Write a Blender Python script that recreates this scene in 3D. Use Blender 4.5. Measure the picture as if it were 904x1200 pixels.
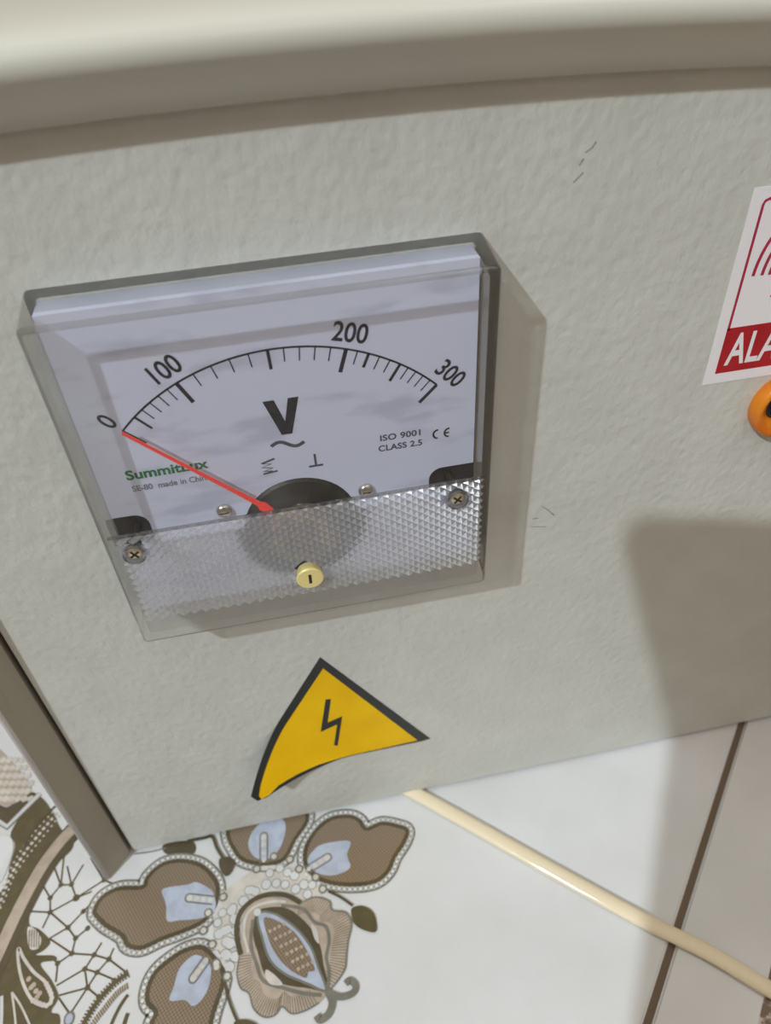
import bpy, bmesh, math, random
import numpy as np
from mathutils import Matrix, Vector
random.seed(7)
S = bpy.context.scene
for o in list(bpy.data.objects): bpy.data.objects.remove(o)
COL = S.collection
MM = 0.001

# ------------------------------------------------------------ camera
CW = np.array([[0.98024152, -0.19127188, -0.05041455],
               [-0.16460042, -0.64741397, -0.74415177],
               [0.10969622, 0.73774672, -0.66610549]])      # rows: right, down, forward
CP = np.array([0.0397, -0.1312, 0.1335]); FPX = 886.2
ZF = -0.1187                                                # bottom edge of the front panel
cam_d = bpy.data.cameras.new('camera'); cam = bpy.data.objects.new('camera', cam_d); COL.objects.link(cam)
m = Matrix.Identity(4)
for r in range(3):
    m[r][0] = CW[0][r]; m[r][1] = -CW[1][r]; m[r][2] = -CW[2][r]; m[r][3] = CP[r]
cam.matrix_world = m
cam_d.sensor_fit = 'HORIZONTAL'; cam_d.sensor_width = 36; cam_d.lens = 36 * FPX / 904
cam_d.clip_start = 0.005; cam_d.clip_end = 50
cam_d.dof.use_dof = True; cam_d.dof.focus_distance = 0.165; cam_d.dof.aperture_fstop = 26
S.camera = cam

# ------------------------------------------------------------ world, lamps, exposure
S.view_settings.view_transform = 'Standard'; S.view_settings.look = 'None'
S.view_settings.gamma = 1; S.view_settings.use_curve_mapping = False
S.view_settings.exposure = 0.0
w = bpy.data.worlds.new('room_light'); S.world = w; w.use_nodes = True
bg = w.node_tree.nodes['Background']; wn, wl = w.node_tree.nodes, w.node_tree.links     # dim warm room, paler overhead
wt = wn.new('ShaderNodeTexCoord'); wx = wn.new('ShaderNodeSeparateXYZ'); wl.new(wt.outputs['Generated'], wx.inputs[0])
wr = wn.new('ShaderNodeValToRGB'); wr.color_ramp.interpolation = 'EASE'; wm = wn.new('ShaderNodeMath'); wm.operation = 'MULTIPLY_ADD'
wm.inputs[1].default_value = .5; wm.inputs[2].default_value = .5; wl.new(wx.outputs['Z'], wm.inputs[0]); wl.new(wm.outputs[0], wr.inputs[0])
wr.color_ramp.elements[0].position = .42; wr.color_ramp.elements[0].color = (.13, .09, .052, 1)
wr.color_ramp.elements[1].position = 1; wr.color_ramp.elements[1].color = (.68, .61, .53, 1)
wl.new(wr.outputs[0], bg.inputs[0]); bg.inputs[1].default_value = 1.0
LDIR = Vector((-.0148, -.0139, .0195)).normalized()         # towards the lamp
TGT = Vector((.04, 0, .03)); LD = 2.9
ld = bpy.data.lights.new('ceiling_bulb', 'POINT'); lo = bpy.data.objects.new('ceiling_bulb', ld); COL.objects.link(lo)
lo.location = TGT + LDIR * LD; ld.shadow_soft_size = 0.032; ld.energy = 208; ld.color = (.86, .98, 1.05)
l2 = bpy.data.lights.new('added_fill_light', 'AREA'); o2 = bpy.data.objects.new('added_fill_light', l2); COL.objects.link(o2)  # unseen area light, added to lift the shadow on the floor
o2.location = (1.2, -.5, 2.3); l2.size = 1.2; l2.energy = 8; l2.color = (1, .95, .88)
o2.rotation_euler = (Vector((0.1, 0, -.1)) - o2.location).to_track_quat('-Z', 'Y').to_euler()

for bx in (.075, .160, .245):                               # a row of three small bulbs further along the ceiling
    l3 = bpy.data.lights.new('spot_bulb', 'POINT'); o3 = bpy.data.objects.new('spot_bulb', l3); COL.objects.link(o3)
    o3.location = (bx, -1.68, 2.16); l3.shadow_soft_size = .011; l3.energy = 3.2; l3.color = (1, .97, .92)

def ray(u, v):
    d = np.array([(u - 452) / FPX, (v - 600) / FPX, 1]) @ CW
    return d / np.linalg.norm(d)
def onY(u, v, y=0.0):                                       # a point of the photo on the upright plane y
    d = ray(u, v); p = CP + d * (y - CP[1]) / d[1]; return Vector((p[0], y, p[2]))
def onZ(u, v, z):                                           # a point of the photo on the level plane z
    d = ray(u, v); p = CP + d * (z - CP[2]) / d[2]; return Vector((p[0], p[1], z))
FZ = ZF - 0.0012                                            # top of the floor tiles

# ------------------------------------------------------------ materials
def lin(c):
    return tuple(((x / 255) / 12.92 if x / 255 <= .04045 else ((x / 255 + .055) / 1.055) ** 2.4) for x in c) + (1,)
def mat(name, rgb, rough=.5, metal=0, spec=.5, srgb=True):
    M = bpy.data.materials.new(name); M.use_nodes = True
    b = M.node_tree.nodes['Principled BSDF']
    b.inputs['Base Color'].default_value = lin(rgb) if srgb else tuple(rgb) + (1,)
    b.inputs['Roughness'].default_value = rough; b.inputs['Metallic'].default_value = metal
    b.inputs['Specular IOR Level'].default_value = spec
    return M
def nodes(M): return M.node_tree.nodes, M.node_tree.links, M.node_tree.nodes['Principled BSDF']
def coords(M, scale=(1, 1, 1)):
    n, l, b = nodes(M); g = n.new('ShaderNodeNewGeometry'); mp = n.new('ShaderNodeMapping')
    mp.inputs['Scale'].default_value = scale; l.new(g.outputs['Position'], mp.inputs[0]); return mp.outputs[0]
def bump_noise(M, scale, dist, strength=1, detail=3, stretch=(1, 1, 1)):
    n, l, b = nodes(M); t = n.new('ShaderNodeTexNoise'); t.inputs['Scale'].default_value = scale
    t.inputs['Detail'].default_value = detail; l.new(coords(M, stretch), t.inputs['Vector'])
    bp = n.new('ShaderNodeBump'); bp.inputs['Strength'].default_value = strength; bp.inputs['Distance'].default_value = dist
    l.new(t.outputs['Fac'], bp.inputs['Height']); l.new(bp.outputs[0], b.inputs['Normal']); return t
def tint_noise(M, c1, c2, scale, lo_=.4, hi=.65, stretch=(1, 1, 1), detail=4):
    n, l, b = nodes(M); t = n.new('ShaderNodeTexNoise'); t.inputs['Scale'].default_value = scale
    t.inputs['Detail'].default_value = detail; l.new(coords(M, stretch), t.inputs['Vector'])
    r = n.new('ShaderNodeValToRGB'); r.color_ramp.elements[0].position = lo_; r.color_ramp.elements[1].position = hi
    r.color_ramp.elements[0].color = lin(c1); r.color_ramp.elements[1].color = lin(c2)
    l.new(t.outputs['Fac'], r.inputs[0]); l.new(r.outputs[0], b.inputs['Base Color'])

M_panel = mat('powder_coat', (205, 205, 198), .42, spec=.35)
tint_noise(M_panel, (203, 203, 196), (208, 208, 201), 60)
n, l, b = nodes(M_panel)
n1 = n.new('ShaderNodeTexNoise'); n1.inputs['Scale'].default_value = 620; n1.inputs['Detail'].default_value = 2.5
n2 = n.new('ShaderNodeTexVoronoi'); n2.inputs['Scale'].default_value = 430; n2.feature = 'SMOOTH_F1'
cc = coords(M_panel, (1, 1, .8)); l.new(cc, n1.inputs['Vector']); l.new(cc, n2.inputs['Vector'])
ad = n.new('ShaderNodeMath'); ad.operation = 'ADD'; l.new(n1.outputs['Fac'], ad.inputs[0]); l.new(n2.outputs['Distance'], ad.inputs[1])
bp = n.new('ShaderNodeBump'); bp.inputs['Strength'].default_value = .55; bp.inputs['Distance'].default_value = .00036
l.new(ad.outputs[0], bp.inputs['Height']); l.new(bp.outputs[0], b.inputs['Normal'])
M_lid = mat('glossy_enamel', (206, 205, 194), .24, spec=.35); bump_noise(M_lid, 60, .0003, .25)
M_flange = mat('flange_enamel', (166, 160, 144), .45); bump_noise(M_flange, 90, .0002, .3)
M_rim = mat('flange_rim', (214, 210, 208), .35); bump_noise(M_rim, 200, .0001, .3)
M_dark = mat('black_plastic', (30, 31, 33), .45); bump_noise(M_dark, 300, .0001, .3)
M_dial = mat('dial_enamel', (203, 209, 232), .5)
tint_noise(M_dial, (186, 190, 210), (207, 211, 230), 55, .34, .47, (1, 1, 3.2))
for nd_ in M_dial.node_tree.nodes:
    if nd_.type == 'MAPPING': nd_.inputs['Rotation'].default_value = (0, .42, 0)
M_skirt = mat('dial_skirt', (176, 180, 196), .5); tint_noise(M_skirt, (170, 174, 190), (180, 184, 200), 60)  # dial tone darkened to offset the stronger light on its upward face
M_ink = mat('dial_ink', (25, 27, 36), .5); tint_noise(M_ink, (22, 24, 32), (40, 42, 52), 800)
M_inkgrey = mat('grey_ink', (70, 74, 86), .5); tint_noise(M_inkgrey, (64, 68, 80), (84, 88, 100), 800)
M_inkpale = mat('pale_ink', (118, 122, 136), .5); tint_noise(M_inkpale, (110, 114, 128), (128, 132, 146), 800)
M_green = mat('green_ink', (12, 110, 52), .5); tint_noise(M_green, (10, 100, 46), (20, 124, 62), 800)
M_red = mat('needle_red', (255, 52, 30), .4); bump_noise(M_red, 300, .00005, .2)
n, l, b = nodes(M_red)
M_chrome = mat('steel', (205, 200, 192), .22, 1); bump_noise(M_chrome, 500, .00006, .4)
M_nick = mat('nickel_screw', (225, 212, 190), .3, .8); bump_noise(M_nick, 700, .00008, .5)
M_slot = mat('slot_shadow', (48, 36, 20), .7); bump_noise(M_slot, 500, .00005, .3)
M_brass = mat('brass', (240, 222, 150), .38, .2); bump_noise(M_brass, 400, .00008, .35)
M_copper = mat('coil_copper', (150, 112, 72), .4, .6)
tint_noise(M_copper, (50, 44, 36), (150, 118, 78), 300, .4, .6, (1, 1, 2))
M_dome = mat('movement_housing', (70, 68, 66), .42, .35); tint_noise(M_dome, (20, 20, 20), (66, 62, 56), 110, .35, .7)

def clear(name, tint, gloss=.10, haze=.03, hazec=(.7, .7, .68), rough=.03, refr=0, ior=1.3):
    M = bpy.data.materials.new(name); M.use_nodes = True; n = M.node_tree.nodes; l = M.node_tree.links; n.clear()
    out = n.new('ShaderNodeOutputMaterial'); tr = n.new('ShaderNodeBsdfTransparent'); tr.inputs[0].default_value = tuple(tint) + (1,)
    gl = n.new('ShaderNodeBsdfGlossy'); gl.inputs['Roughness'].default_value = rough; gl.inputs[0].default_value = (1, 1, 1, 1)
    fr = n.new('ShaderNodeFresnel'); gb = n.new('ShaderNodeNewGeometry'); ib = n.new('ShaderNodeMath'); ib.operation = 'MULTIPLY_ADD'
    ib.inputs[1].default_value = 1 / 1.49 - 1.49; ib.inputs[2].default_value = 1.49; l.new(gb.outputs['Backfacing'], ib.inputs[0]); l.new(ib.outputs[0], fr.inputs[0])
    mu = n.new('ShaderNodeMath'); mu.operation = 'MULTIPLY_ADD'; mu.inputs[1].default_value = .8; mu.inputs[2].default_value = gloss - .03
    mu.use_clamp = True; l.new(fr.outputs[0], mu.inputs[0])
    di = n.new('ShaderNodeBsdfDiffuse'); di.inputs[0].default_value = tuple(hazec) + (1,)
    tl = n.new('ShaderNodeBsdfTranslucent'); tl.inputs[0].default_value = tuple(hazec) + (1,)
    dm = n.new('ShaderNodeMixShader'); l.new(di.outputs[0], dm.inputs[1]); l.new(tl.outputs[0], dm.inputs[2])
    a = n.new('ShaderNodeMixShader'); a.inputs[0].default_value = haze
    base = tr.outputs[0]
    if refr:
        rf = n.new('ShaderNodeBsdfRefraction'); rf.inputs['IOR'].default_value = ior; rf.inputs['Roughness'].default_value = .05
        rf.inputs[0].default_value = (.95, .95, .95, 1)
        rm = n.new('ShaderNodeMixShader'); rm.inputs[0].default_value = refr
        l.new(tr.outputs[0], rm.inputs[1]); l.new(rf.outputs[0], rm.inputs[2]); base = rm.outputs[0]
    l.new(base, a.inputs[1]); l.new(dm.outputs[0], a.inputs[2])
    mx = n.new('ShaderNodeMixShader'); l.new(mu.outputs[0], mx.inputs[0]); l.new(a.outputs[0], mx.inputs[1]); l.new(gl.outputs[0], mx.inputs[2])
    nz = n.new('ShaderNodeTexNoise'); nz.inputs['Scale'].default_value = 120
    bp = n.new('ShaderNodeBump'); bp.inputs['Strength'].default_value = .12; bp.inputs['Distance'].default_value = .0001
    l.new(nz.outputs['Fac'], bp.inputs['Height']); l.new(bp.outputs[0], gl.inputs['Normal'])
    l.new(mx.outputs[0], out.inputs[0]); return M
M_clear = clear('clear_acrylic', (.99, .99, .995), .02, .006)
M_wall_dim = clear('acrylic_wall_dim', (.86, .85, .82), .03, .07, (.36, .34, .31), refr=.62, ior=1.06)  # same acrylic made dimmer, to deepen the meter's shadow on the panel
M_side = clear('acrylic_side', (.90, .89, .87), .03, .05, (.42, .41, .39), refr=.10, ior=1.08)
M_edge = clear('acrylic_edge', (.66, .65, .63), .05, .12, (.30, .29, .28), refr=.5, ior=1.15)  # edges darkened and light-blocking, for the shadow line on the dial
M_prism_bright = clear('acrylic_prism_bright', (.95, .95, .95), .16, .34, (.97, .98, 1.0), .22, .40, 1.3)  # upper facets: their brightness put in as white haze
M_prism_dim = clear('acrylic_prism_lower_dim', (.84, .84, .85), .03, .0, (.80, .81, .84), .12, .45, 1.12)  # lower facets: same acrylic, their dimness put into the tint

# ------------------------------------------------------------ mesh helpers
def link(name, bm, ms, parent=None, smooth=False, recalc=True):
    me = bpy.data.meshes.new(name)
    if recalc: bmesh.ops.recalc_face_normals(bm, faces=bm.faces)
    bm.to_mesh(me); bm.free()
    for q in (ms if isinstance(ms, (list, tuple)) else [ms]): me.materials.append(q)
    if smooth:
        for p in me.polygons: p.use_smooth = True
    o = bpy.data.objects.new(name, me); COL.objects.link(o)
    if parent is not None:
        o.parent = parent; o.matrix_parent_inverse = Matrix.Translation(-parent.location)
    return o
def tag(o, label=None, cat=None, group=None, kind=None):
    if label: o['label'] = label
    if cat: o['category'] = cat
    if group: o['group'] = group
    if kind: o['kind'] = kind
    return o
def empty(name, loc):
    o = bpy.data.objects.new(name, None); COL.objects.link(o); o.location = loc; o.empty_display_size = .01; return o
def box(bm, x0, x1, y0, y1, z0, z1, bev=0, mi=0):
    r = bmesh.ops.create_cube(bm, size=1)
    for v in r['verts']:
        v.co = Vector(((x0 + x1) / 2 + v.co.x * (x1 - x0), (y0 + y1) / 2 + v.co.y * (y1 - y0), (z0 + z1) / 2 + v.co.z * (z1 - z0)))
    if bev:
        es = list({e for v in r['verts'] for e in v.link_edges})
        bmesh.ops.bevel(bm, geom=es, offset=bev, segments=2, affect='EDGES')
def prism(bm, pts, f0, f1, mi=0):
    """pts: 2d outline; f0/f1 map (a,b) to 3d for the two caps"""
    a = [bm.verts.new(f0(*p)) for p in pts]; c = [bm.verts.new(f1(*p)) for p in pts]
    fs = [bm.faces.new(a), bm.faces.new(c[::-1])]
    for i in range(len(pts)):
        j = (i + 1) % len(pts); fs.append(bm.faces.new((a[j], a[i], c[i], c[j])))
    for f in fs: f.material_index = mi
    return fs
def plateY(bm, pts, y0, y1, mi=0):                          # outline in (x,z) mm
    return prism(bm, pts, lambda x, z: Vector((x * MM, y0, z * MM)), lambda x, z: Vector((x * MM, y1, z * MM)), mi)
def lathe(bm, cx, cz, prof, seg=32, mi=0, cap=True, y0=0.0):
    """prof: (radius mm, height mm towards the viewer) about an axis along -y"""
    rings = []
    for r, h in prof:
        if r == 0: rings.append([bm.verts.new((cx * MM, y0 - h * MM, cz * MM))])
        else: rings.append([bm.verts.new(((cx + r * math.cos(t)) * MM, y0 - h * MM, (cz + r * math.sin(t)) * MM)) for t in [2 * math.pi * i / seg for i in range(seg)]])
    for a, c in zip(rings, rings[1:]):
        for i in range(seg):
            j = (i + 1) % seg
            if len(a) == 1 and len(c) == 1: continue
            if len(a) == 1: f = bm.faces.new((a[0], c[j], c[i]))
            elif len(c) == 1: f = bm.faces.new((a[i], a[j], c[0]))
            else: f = bm.faces.new((a[i], a[j], c[j], c[i]))
            f.material_index = mi
def tube(bm, pts, r, seg=10, squash=1.0):
    rings = []
    for i, p in enumerate(pts):
        t = (pts[min(i + 1, len(pts) - 1)] - pts[max(i - 1, 0)]).normalized()
        s = t.cross(Vector((0, 0, 1))).normalized(); up = s.cross(t)
        rings.append([bm.verts.new(p + s * r * math.cos(a) + up * r * squash * math.sin(a)) for a in [2 * math.pi * k / seg for k in range(seg)]])
    for a, c in zip(rings, rings[1:]):
        for k in range(seg): bm.faces.new((a[k], a[(k + 1) % seg], c[(k + 1) % seg], c[k]))
    bm.faces.new(rings[0]); bm.faces.new(rings[-1][::-1])
def crom(P, n=8, closed=False):
    P = [Vector(p) for p in P]; out = []; N = len(P)
    for i in range(N if closed else N - 1):
        if closed: p0, p1, p2, p3 = P[i - 1], P[i], P[(i + 1) % N], P[(i + 2) % N]
        else: p0, p1, p2, p3 = P[max(i - 1, 0)], P[i], P[i + 1], P[min(i + 2, N - 1)]
        for k in range(n):
            t = k / n
            out.append(.5 * ((2 * p1) + (p2 - p0) * t + (2 * p0 - 5 * p1 + 4 * p2 - p3) * t * t + (3 * p1 - p0 - 3 * p2 + p3) * t ** 3))
    if not closed: out.append(P[-1])
    return out
def text(name, s, size, ms, parent, cx, cz, y, ang=0, sx=1, bold=0, shear=0, thick=.00003, space=1, width=None):
    """flat print lying on an upright surface; size is the cap height in mm, (cx, cz) the centre in mm"""
    cu = bpy.data.curves.new(name, 'FONT'); cu.body = s; cu.size = 1; cu.offset = bold; cu.shear = shear; cu.space_character = space
    cu.extrude = 0; t = bpy.data.objects.new(name, cu); COL.objects.link(t)
    dg = bpy.context.evaluated_depsgraph_get(); me = bpy.data.meshes.new_from_object(t.evaluated_get(dg))
    bpy.data.objects.remove(t); bm = bmesh.new(); bm.from_mesh(me)
    xs = [v.co.x for v in bm.verts]; ys = [v.co.y for v in bm.verts]
    mx, my = (min(xs) + max(xs)) / 2, (min(ys) + max(ys)) / 2; k = size / .70
    if width: sx = width / ((max(xs) - min(xs)) * k)
    for v in bm.verts:
        a, c = (v.co.x - mx) * k * sx, (v.co.y - my) * k
        v.co = Vector(((cx + a * math.cos(ang) - c * math.sin(ang)) * MM, y - thick, (cz + a * math.sin(ang) + c * math.cos(ang)) * MM))
    return link(name, bm, ms, parent)
def strokeY(bm, pts, wd, y, mi=0, closed=False):            # ribbon on an upright plane, pts in (x,z) mm
    P = [Vector((p[0], p[1])) for p in pts]; n = len(P); A = []; Bv = []
    for i in range(n):
        a = P[i - 1] if (i or closed) else P[0]; c = P[(i + 1) % n] if (i < n - 1 or closed) else P[-1]
        t = (c - a).normalized(); s = Vector((-t.y, t.x)) * wd / 2
        A.append(bm.verts.new(((P[i].x + s.x) * MM, y, (P[i].y + s.y) * MM))); Bv.append(bm.verts.new(((P[i].x - s.x) * MM, y, (P[i].y - s.y) * MM)))
    for i in range(n if closed else n - 1):
        j = (i + 1) % n; f = bm.faces.new((A[i], A[j], Bv[j], Bv[i])); f.material_index = mi

# ------------------------------------------------------------ floor: tiles set diagonally, joints recessed
UX = Vector((.732, -.681, 0)).normalized(); VX = Vector((.681, .732, 0)).normalized(); OX = Vector((.1297, -.0622, 0))
M_tile = mat('glazed_tile', (220, 222, 224), .16)
tint_noise(M_tile, (210, 211, 211), (222, 223, 225), 22, .35, .65)
M_grout = mat('brown_grout', (112, 96, 80), .9); bump_noise(M_grout, 900, .0003, .6)
floor_o = empty('floor', (0, 0, FZ - .008)); tag(floor_o, kind='structure')
bm = bmesh.new(); c = [OX + UX * a + VX * b_ for a, b_ in ((-.66, -.66), (.66, -.66), (.66, .66), (-.66, .66))]
prism(bm, [(p.x, p.y) for p in c], lambda x, y: Vector((x, y, FZ - .008)), lambda x, y: Vector((x, y, FZ - .0011)))
link('grout_bed', bm, M_grout, floor_o)
G = .0011; T = .33; tiles = {}
def tile_mesh():
    bm = bmesh.new(); box(bm, 0, T - 2 * G, 0, T - 2 * G, -.007, 0)
    bmesh.ops.bevel(bm, geom=[e for e in bm.edges if e.verts[0].co.z > -.001 and e.verts[1].co.z > -.001], offset=.0007, segments=3, affect='EDGES')
    me = bpy.data.meshes.new('tile'); bm.to_mesh(me); bm.free(); me.materials.append(M_tile); return me
tm = tile_mesh(); ang = math.atan2(UX.y, UX.x)
for i in range(-2, 2):
    for j in range(-2, 2):
        t = bpy.data.objects.new('tile', tm); COL.objects.link(t); t.parent = floor_o
        p = OX + UX * (i * T + G) + VX * (j * T + G)
        t.location = Vector((p.x, p.y, FZ)) - floor_o.location; t.rotation_euler = (0, 0, ang); tiles[i, j] = t

# flat print on the tiles: layered ink, a few hundredths of a millimetre apart
C_DARK, C_TAUPE, C_BLUE, C_CREAM, C_GREY, C_OLIVE, C_TAN, C_WHITE = range(8)
inks = []
for nm, rgb in (('dark', (92, 82, 62)), ('taupe', (142, 122, 104)), ('blue', (186, 194, 212)), ('cream', (214, 208, 200)),
                ('grey', (128, 126, 116)), ('olive', (98, 88, 62)), ('tan', (190, 174, 158)), ('white', (222, 223, 224))):
    q = mat('print_' + nm, rgb, .2); a_ = tuple(max(0, int(x * .93)) for x in rgb); tint_noise(q, a_, rgb, 240 if nm != 'white' else 60, .4, .6); inks.append(q)
# woven look of the petals
n, l, b = nodes(inks[C_TAUPE]); ck = n.new('ShaderNodeTexChecker'); ck.inputs['Scale'].default_value = 1600
ck.inputs['Color1'].default_value = lin((118, 102, 84)); ck.inputs['Color2'].default_value = lin((146, 128, 110))
mp = n.new('ShaderNodeMapping'); mp.inputs['Rotation'].default_value = (0, 0, .3); g = n.new('ShaderNodeNewGeometry')
l.new(g.outputs['Position'], mp.inputs[0]); l.new(mp.outputs[0], ck.inputs['Vector']); l.new(ck.outputs[0], b.inputs['Base Color'])
PB = bmesh.new(); LAYER = [0]
def tf(crop):
    ox, oy, s = crop; return lambda p: (ox + p[0] / s, oy + p[1] / s)
CA, CB, CC, CD, CE = (0, 860, 3.53), (90, 940, 4.305), (250, 940, 3.616), (0, 1020, 6.03), (0, 840, 6.0)
def fl(crop, pts):
    f = tf(crop); return [onZ(*f(p), FZ) for p in pts]
def lz(k): LAYER[0] += 1; return FZ + .00004 + k * .00004 + (LAYER[0] % 50) * .0000007
def fill(crop, pts, col, lay, smooth=True, closed=True):
    P = fl(crop, pts)
    if smooth: P = crom(P, 5, True)
    z_ = lz(lay); f = PB.faces.new([PB.verts.new((p.x, p.y, z_)) for p in P]); f.material_index = col
    return P
def stroke3(P, wd, col, lay, closed=False):
    n = len(P); A = []; Bq = []; z_ = lz(lay)
    for i in range(n):
        a = P[i - 1] if (i or closed) else P[0]; c = P[(i + 1) % n] if (i < n - 1 or closed) else P[-1]
        t = (c - a); t.z = 0; t.normalize(); s = Vector((-t.y, t.x, 0)) * wd / 2 * MM
        A.append(PB.verts.new((P[i].x + s.x, P[i].y + s.y, z_))); Bq.append(PB.verts.new((P[i].x - s.x, P[i].y - s.y, z_)))
    for i in range(n if closed else n - 1):
        j = (i + 1) % n; f = PB.faces.new((A[i], A[j], Bq[j], Bq[i])); f.material_index = col
def stroke(crop, pts, wd, col, lay, smooth=True, closed=False):
    P = fl(crop, pts)
    if smooth: P = crom(P, 6, closed)
    stroke3(P, wd, col, lay, closed); return P
def dot3(p, r, col, lay, seg=10, sq=1):
    z_ = lz(lay); f = PB.faces.new([PB.verts.new((p.x + r * MM * math.cos(2 * math.pi * k / seg), p.y + sq * r * MM * math.sin(2 * math.pi * k / seg), z_)) for k in range(seg)]); f.material_index = col
def walk(P, step, closed=False):
    out = []; acc = 0; Q = P + [P[0]] if closed else P
    for a, c in zip(Q, Q[1:]):
        d = (c - a).length; t = (c - a)
        while acc <= d:
            out.append((a + t * (acc / max(d, 1e-9)), t.normalized())); acc += step * MM
        acc -= d
    return out
def offset(P, d):
    n = len(P); area = sum(P[i].x * P[(i + 1) % n].y - P[(i + 1) % n].x * P[i].y for i in range(n)); s = 1 if area > 0 else -1; out = []
    for i in range(n):
        t = P[(i + 1) % n] - P[i - 1]; t.normalize(); out.append(P[i] + Vector((t.y, -t.x, 0)) * d * s * MM)
    return out
def petal(crop, pts, patch):
    P = crom(fl(crop, pts), 5, True)
    O1 = offset(P, 2.5)
    z_ = lz(2); va = [PB.verts.new((p.x, p.y, z_)) for p in O1]; vb = [PB.verts.new((p.x, p.y, z_)) for p in P]
    for k in range(len(P)): PB.faces.new((va[k], va[(k + 1) % len(P)], vb[(k + 1) % len(P)], vb[k])).material_index = C_CREAM
    stroke3(O1, .55, C_GREY, 3, True)
    for p, t in walk(offset(P, 1.45), 1.75, True):
        dot3(p, .85, C_GREY, 3); dot3(p, .62, C_WHITE, 4)
    z_ = lz(4); f = PB.faces.new([PB.verts.new((p.x, p.y, z_)) for p in P]); f.material_index = C_TAUPE
    stroke3(P, 1.3, C_DARK, 5, True)
    fill(crop, patch, C_BLUE, 6)
petal(CB, [(92, 548), (130, 482), (215, 438), (335, 430), (360, 380), (430, 318), (520, 298), (620, 318), (690, 380), (712, 440), (700, 520), (640, 600), (540, 650), (430, 690), (330, 735), (260, 722), (230, 672), (150, 622), (105, 578)],
      [(430, 450), (470, 430), (560, 418), (600, 405), (650, 425), (690, 460), (700, 540), (640, 585), (520, 598), (458, 600), (452, 520)])
petal(CB, [(640, 738), (560, 745), (480, 790), (400, 860), (362, 940), (360, 1010), (402, 1062), (378, 1130), (420, 1220), (560, 1260), (650, 1200), (690, 1060), (740, 900), (720, 820)],
      [(522, 838), (600, 772), (672, 820), (675, 900), (645, 980), (590, 1030), (545, 1000), (470, 1002), (492, 930)])
petal(CC, [(62, 120), (90, 200), (135, 248), (230, 262), (300, 240), (345, 160), (400, 60), (330, -40), (200, -90), (90, -30)],
      [(150, 190), (160, 140), (190, 100), (250, 60), (305, 90), (295, 170), (250, 235), (185, 240)])
petal(CC, [(392, 262), (396, 190), (440, 118), (500, 72), (575, 62), (620, 80), (648, 116), (715, 92), (785, 104), (822, 122), (808, 170), (768, 232), (742, 290), (690, 335), (600, 350), (500, 342), (430, 312)],
      [(400, 250), (440, 192), (500, 172), (580, 168), (568, 225), (580, 280), (510, 312), (440, 300)])
# white cells round the flower's heart
fill(CC, [(20, 720), (0, 560), (20, 420), (110, 330), (220, 270), (380, 290), (460, 380), (400, 430), (250, 400), (150, 440), (100, 540), (110, 680), (60, 760)], C_CREAM, 3)
cells = [(CB, p) for p in ((840, 500), (880, 445), (782, 548), (712, 610), (795, 590), (745, 650), (800, 650), (755, 705), (812, 712), (750, 768), (806, 785), (700, 770), (770, 830), (840, 560))] + \
        [(CC, p) for p in ((40, 470), (62, 540), (25, 560), (72, 600), (58, 650), (92, 655), (100, 500), (84, 450), (130, 420), (180, 380), (240, 302), (282, 282), (268, 345), (225, 350), (305, 350), (350, 370), (345, 312), (400, 392), (385, 350), (420, 352), (150, 375), (315, 300), (70, 700))]
for cr, p in cells:
    q = fl(cr, [p])[0]; r = random.uniform(1.45, 1.8)
    dot3(q, r, C_GREY, 4, 12); dot3(q, r - .22, C_WHITE, 5, 12)
for cr, p in [(CB, p) for p in ((740, 480), (665, 560), (640, 650), (685, 720), (705, 815), (760, 880))] + [(CC, p) for p in ((185, 285), (325, 245), (365, 285), (435, 320), (465, 370), (258, 232), (15, 700))]:
    q = fl(cr, [p])[0]; dot3(q, 1.45, C_GREY, 7, 14); dot3(q, .9, C_CREAM, 8, 12)
for cr, a, c in ((CB, (690, 498), (568, 485)), (CB, (662, 788), (588, 892)), (CC, (215, 262), (215, 146)), (CC, (395, 292), (486, 236))):
    A, Bq = fl(cr, [a, c]); d = (Bq - A); L_ = d.length; d.normalize(); s = Vector((-d.y, d.x, 0)) * 1.25 * MM
    lp = [A + s] + [Bq + s * math.cos(t) + d * 1.25 * MM * math.sin(t) for t in [math.pi * k / 8 for k in range(9)]] + [A - s]
    stroke3(lp, .5, C_GREY, 8)
    for k in range(4): dot3(A + d * L_ * (.12 + k * .28), .8 + .08 * k, C_CREAM, 9)
# medallion
fill(CC, [(120, 560), (130, 470), (180, 420), (260, 405), (350, 425), (430, 405), (492, 422), (505, 460), (562, 470), (586, 520), (572, 590), (565, 650), (558, 710), (520, 770), (490, 812), (440, 862), (395, 884), (335, 898), (292, 868), (262, 905), (215, 912), (172, 875), (152, 812), (118, 790), (102, 730), (112, 660)], C_TAN, 9)
fanR = crom(fl(CC, [(370, 432), (430, 405), (492, 422), (505, 460), (562, 470), (586, 520), (572, 590), (565, 650), (558, 710), (520, 770), (488, 806)]), 6)
fanL = crom(fl(CC, [(112, 655), (102, 730), (118, 790), (152, 812), (172, 875), (215, 912), (262, 905), (292, 868), (335, 898), (395, 884), (450, 852)]), 6)
for fan in (fanR, fanL):
    stroke3(fan, .45, C_GREY, 11)
cen = fl(CC, [(320, 640)])[0]
for fan in (fanR, fanL):
    for p, t in walk(fan, .9): stroke3([p, p + (cen - p) * .27], .16, C_DARK, 10)
innerR = stroke(CC, [(290, 440), (380, 455), (430, 510), (478, 530), (492, 590), (480, 660), (492, 720), (486, 800)], 1.0, C_GREY, 12)
innerL = stroke(CC, [(170, 500), (160, 600), (185, 690), (215, 760), (300, 790), (380, 812), (460, 820)], 1.0, C_GREY, 12)
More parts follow.
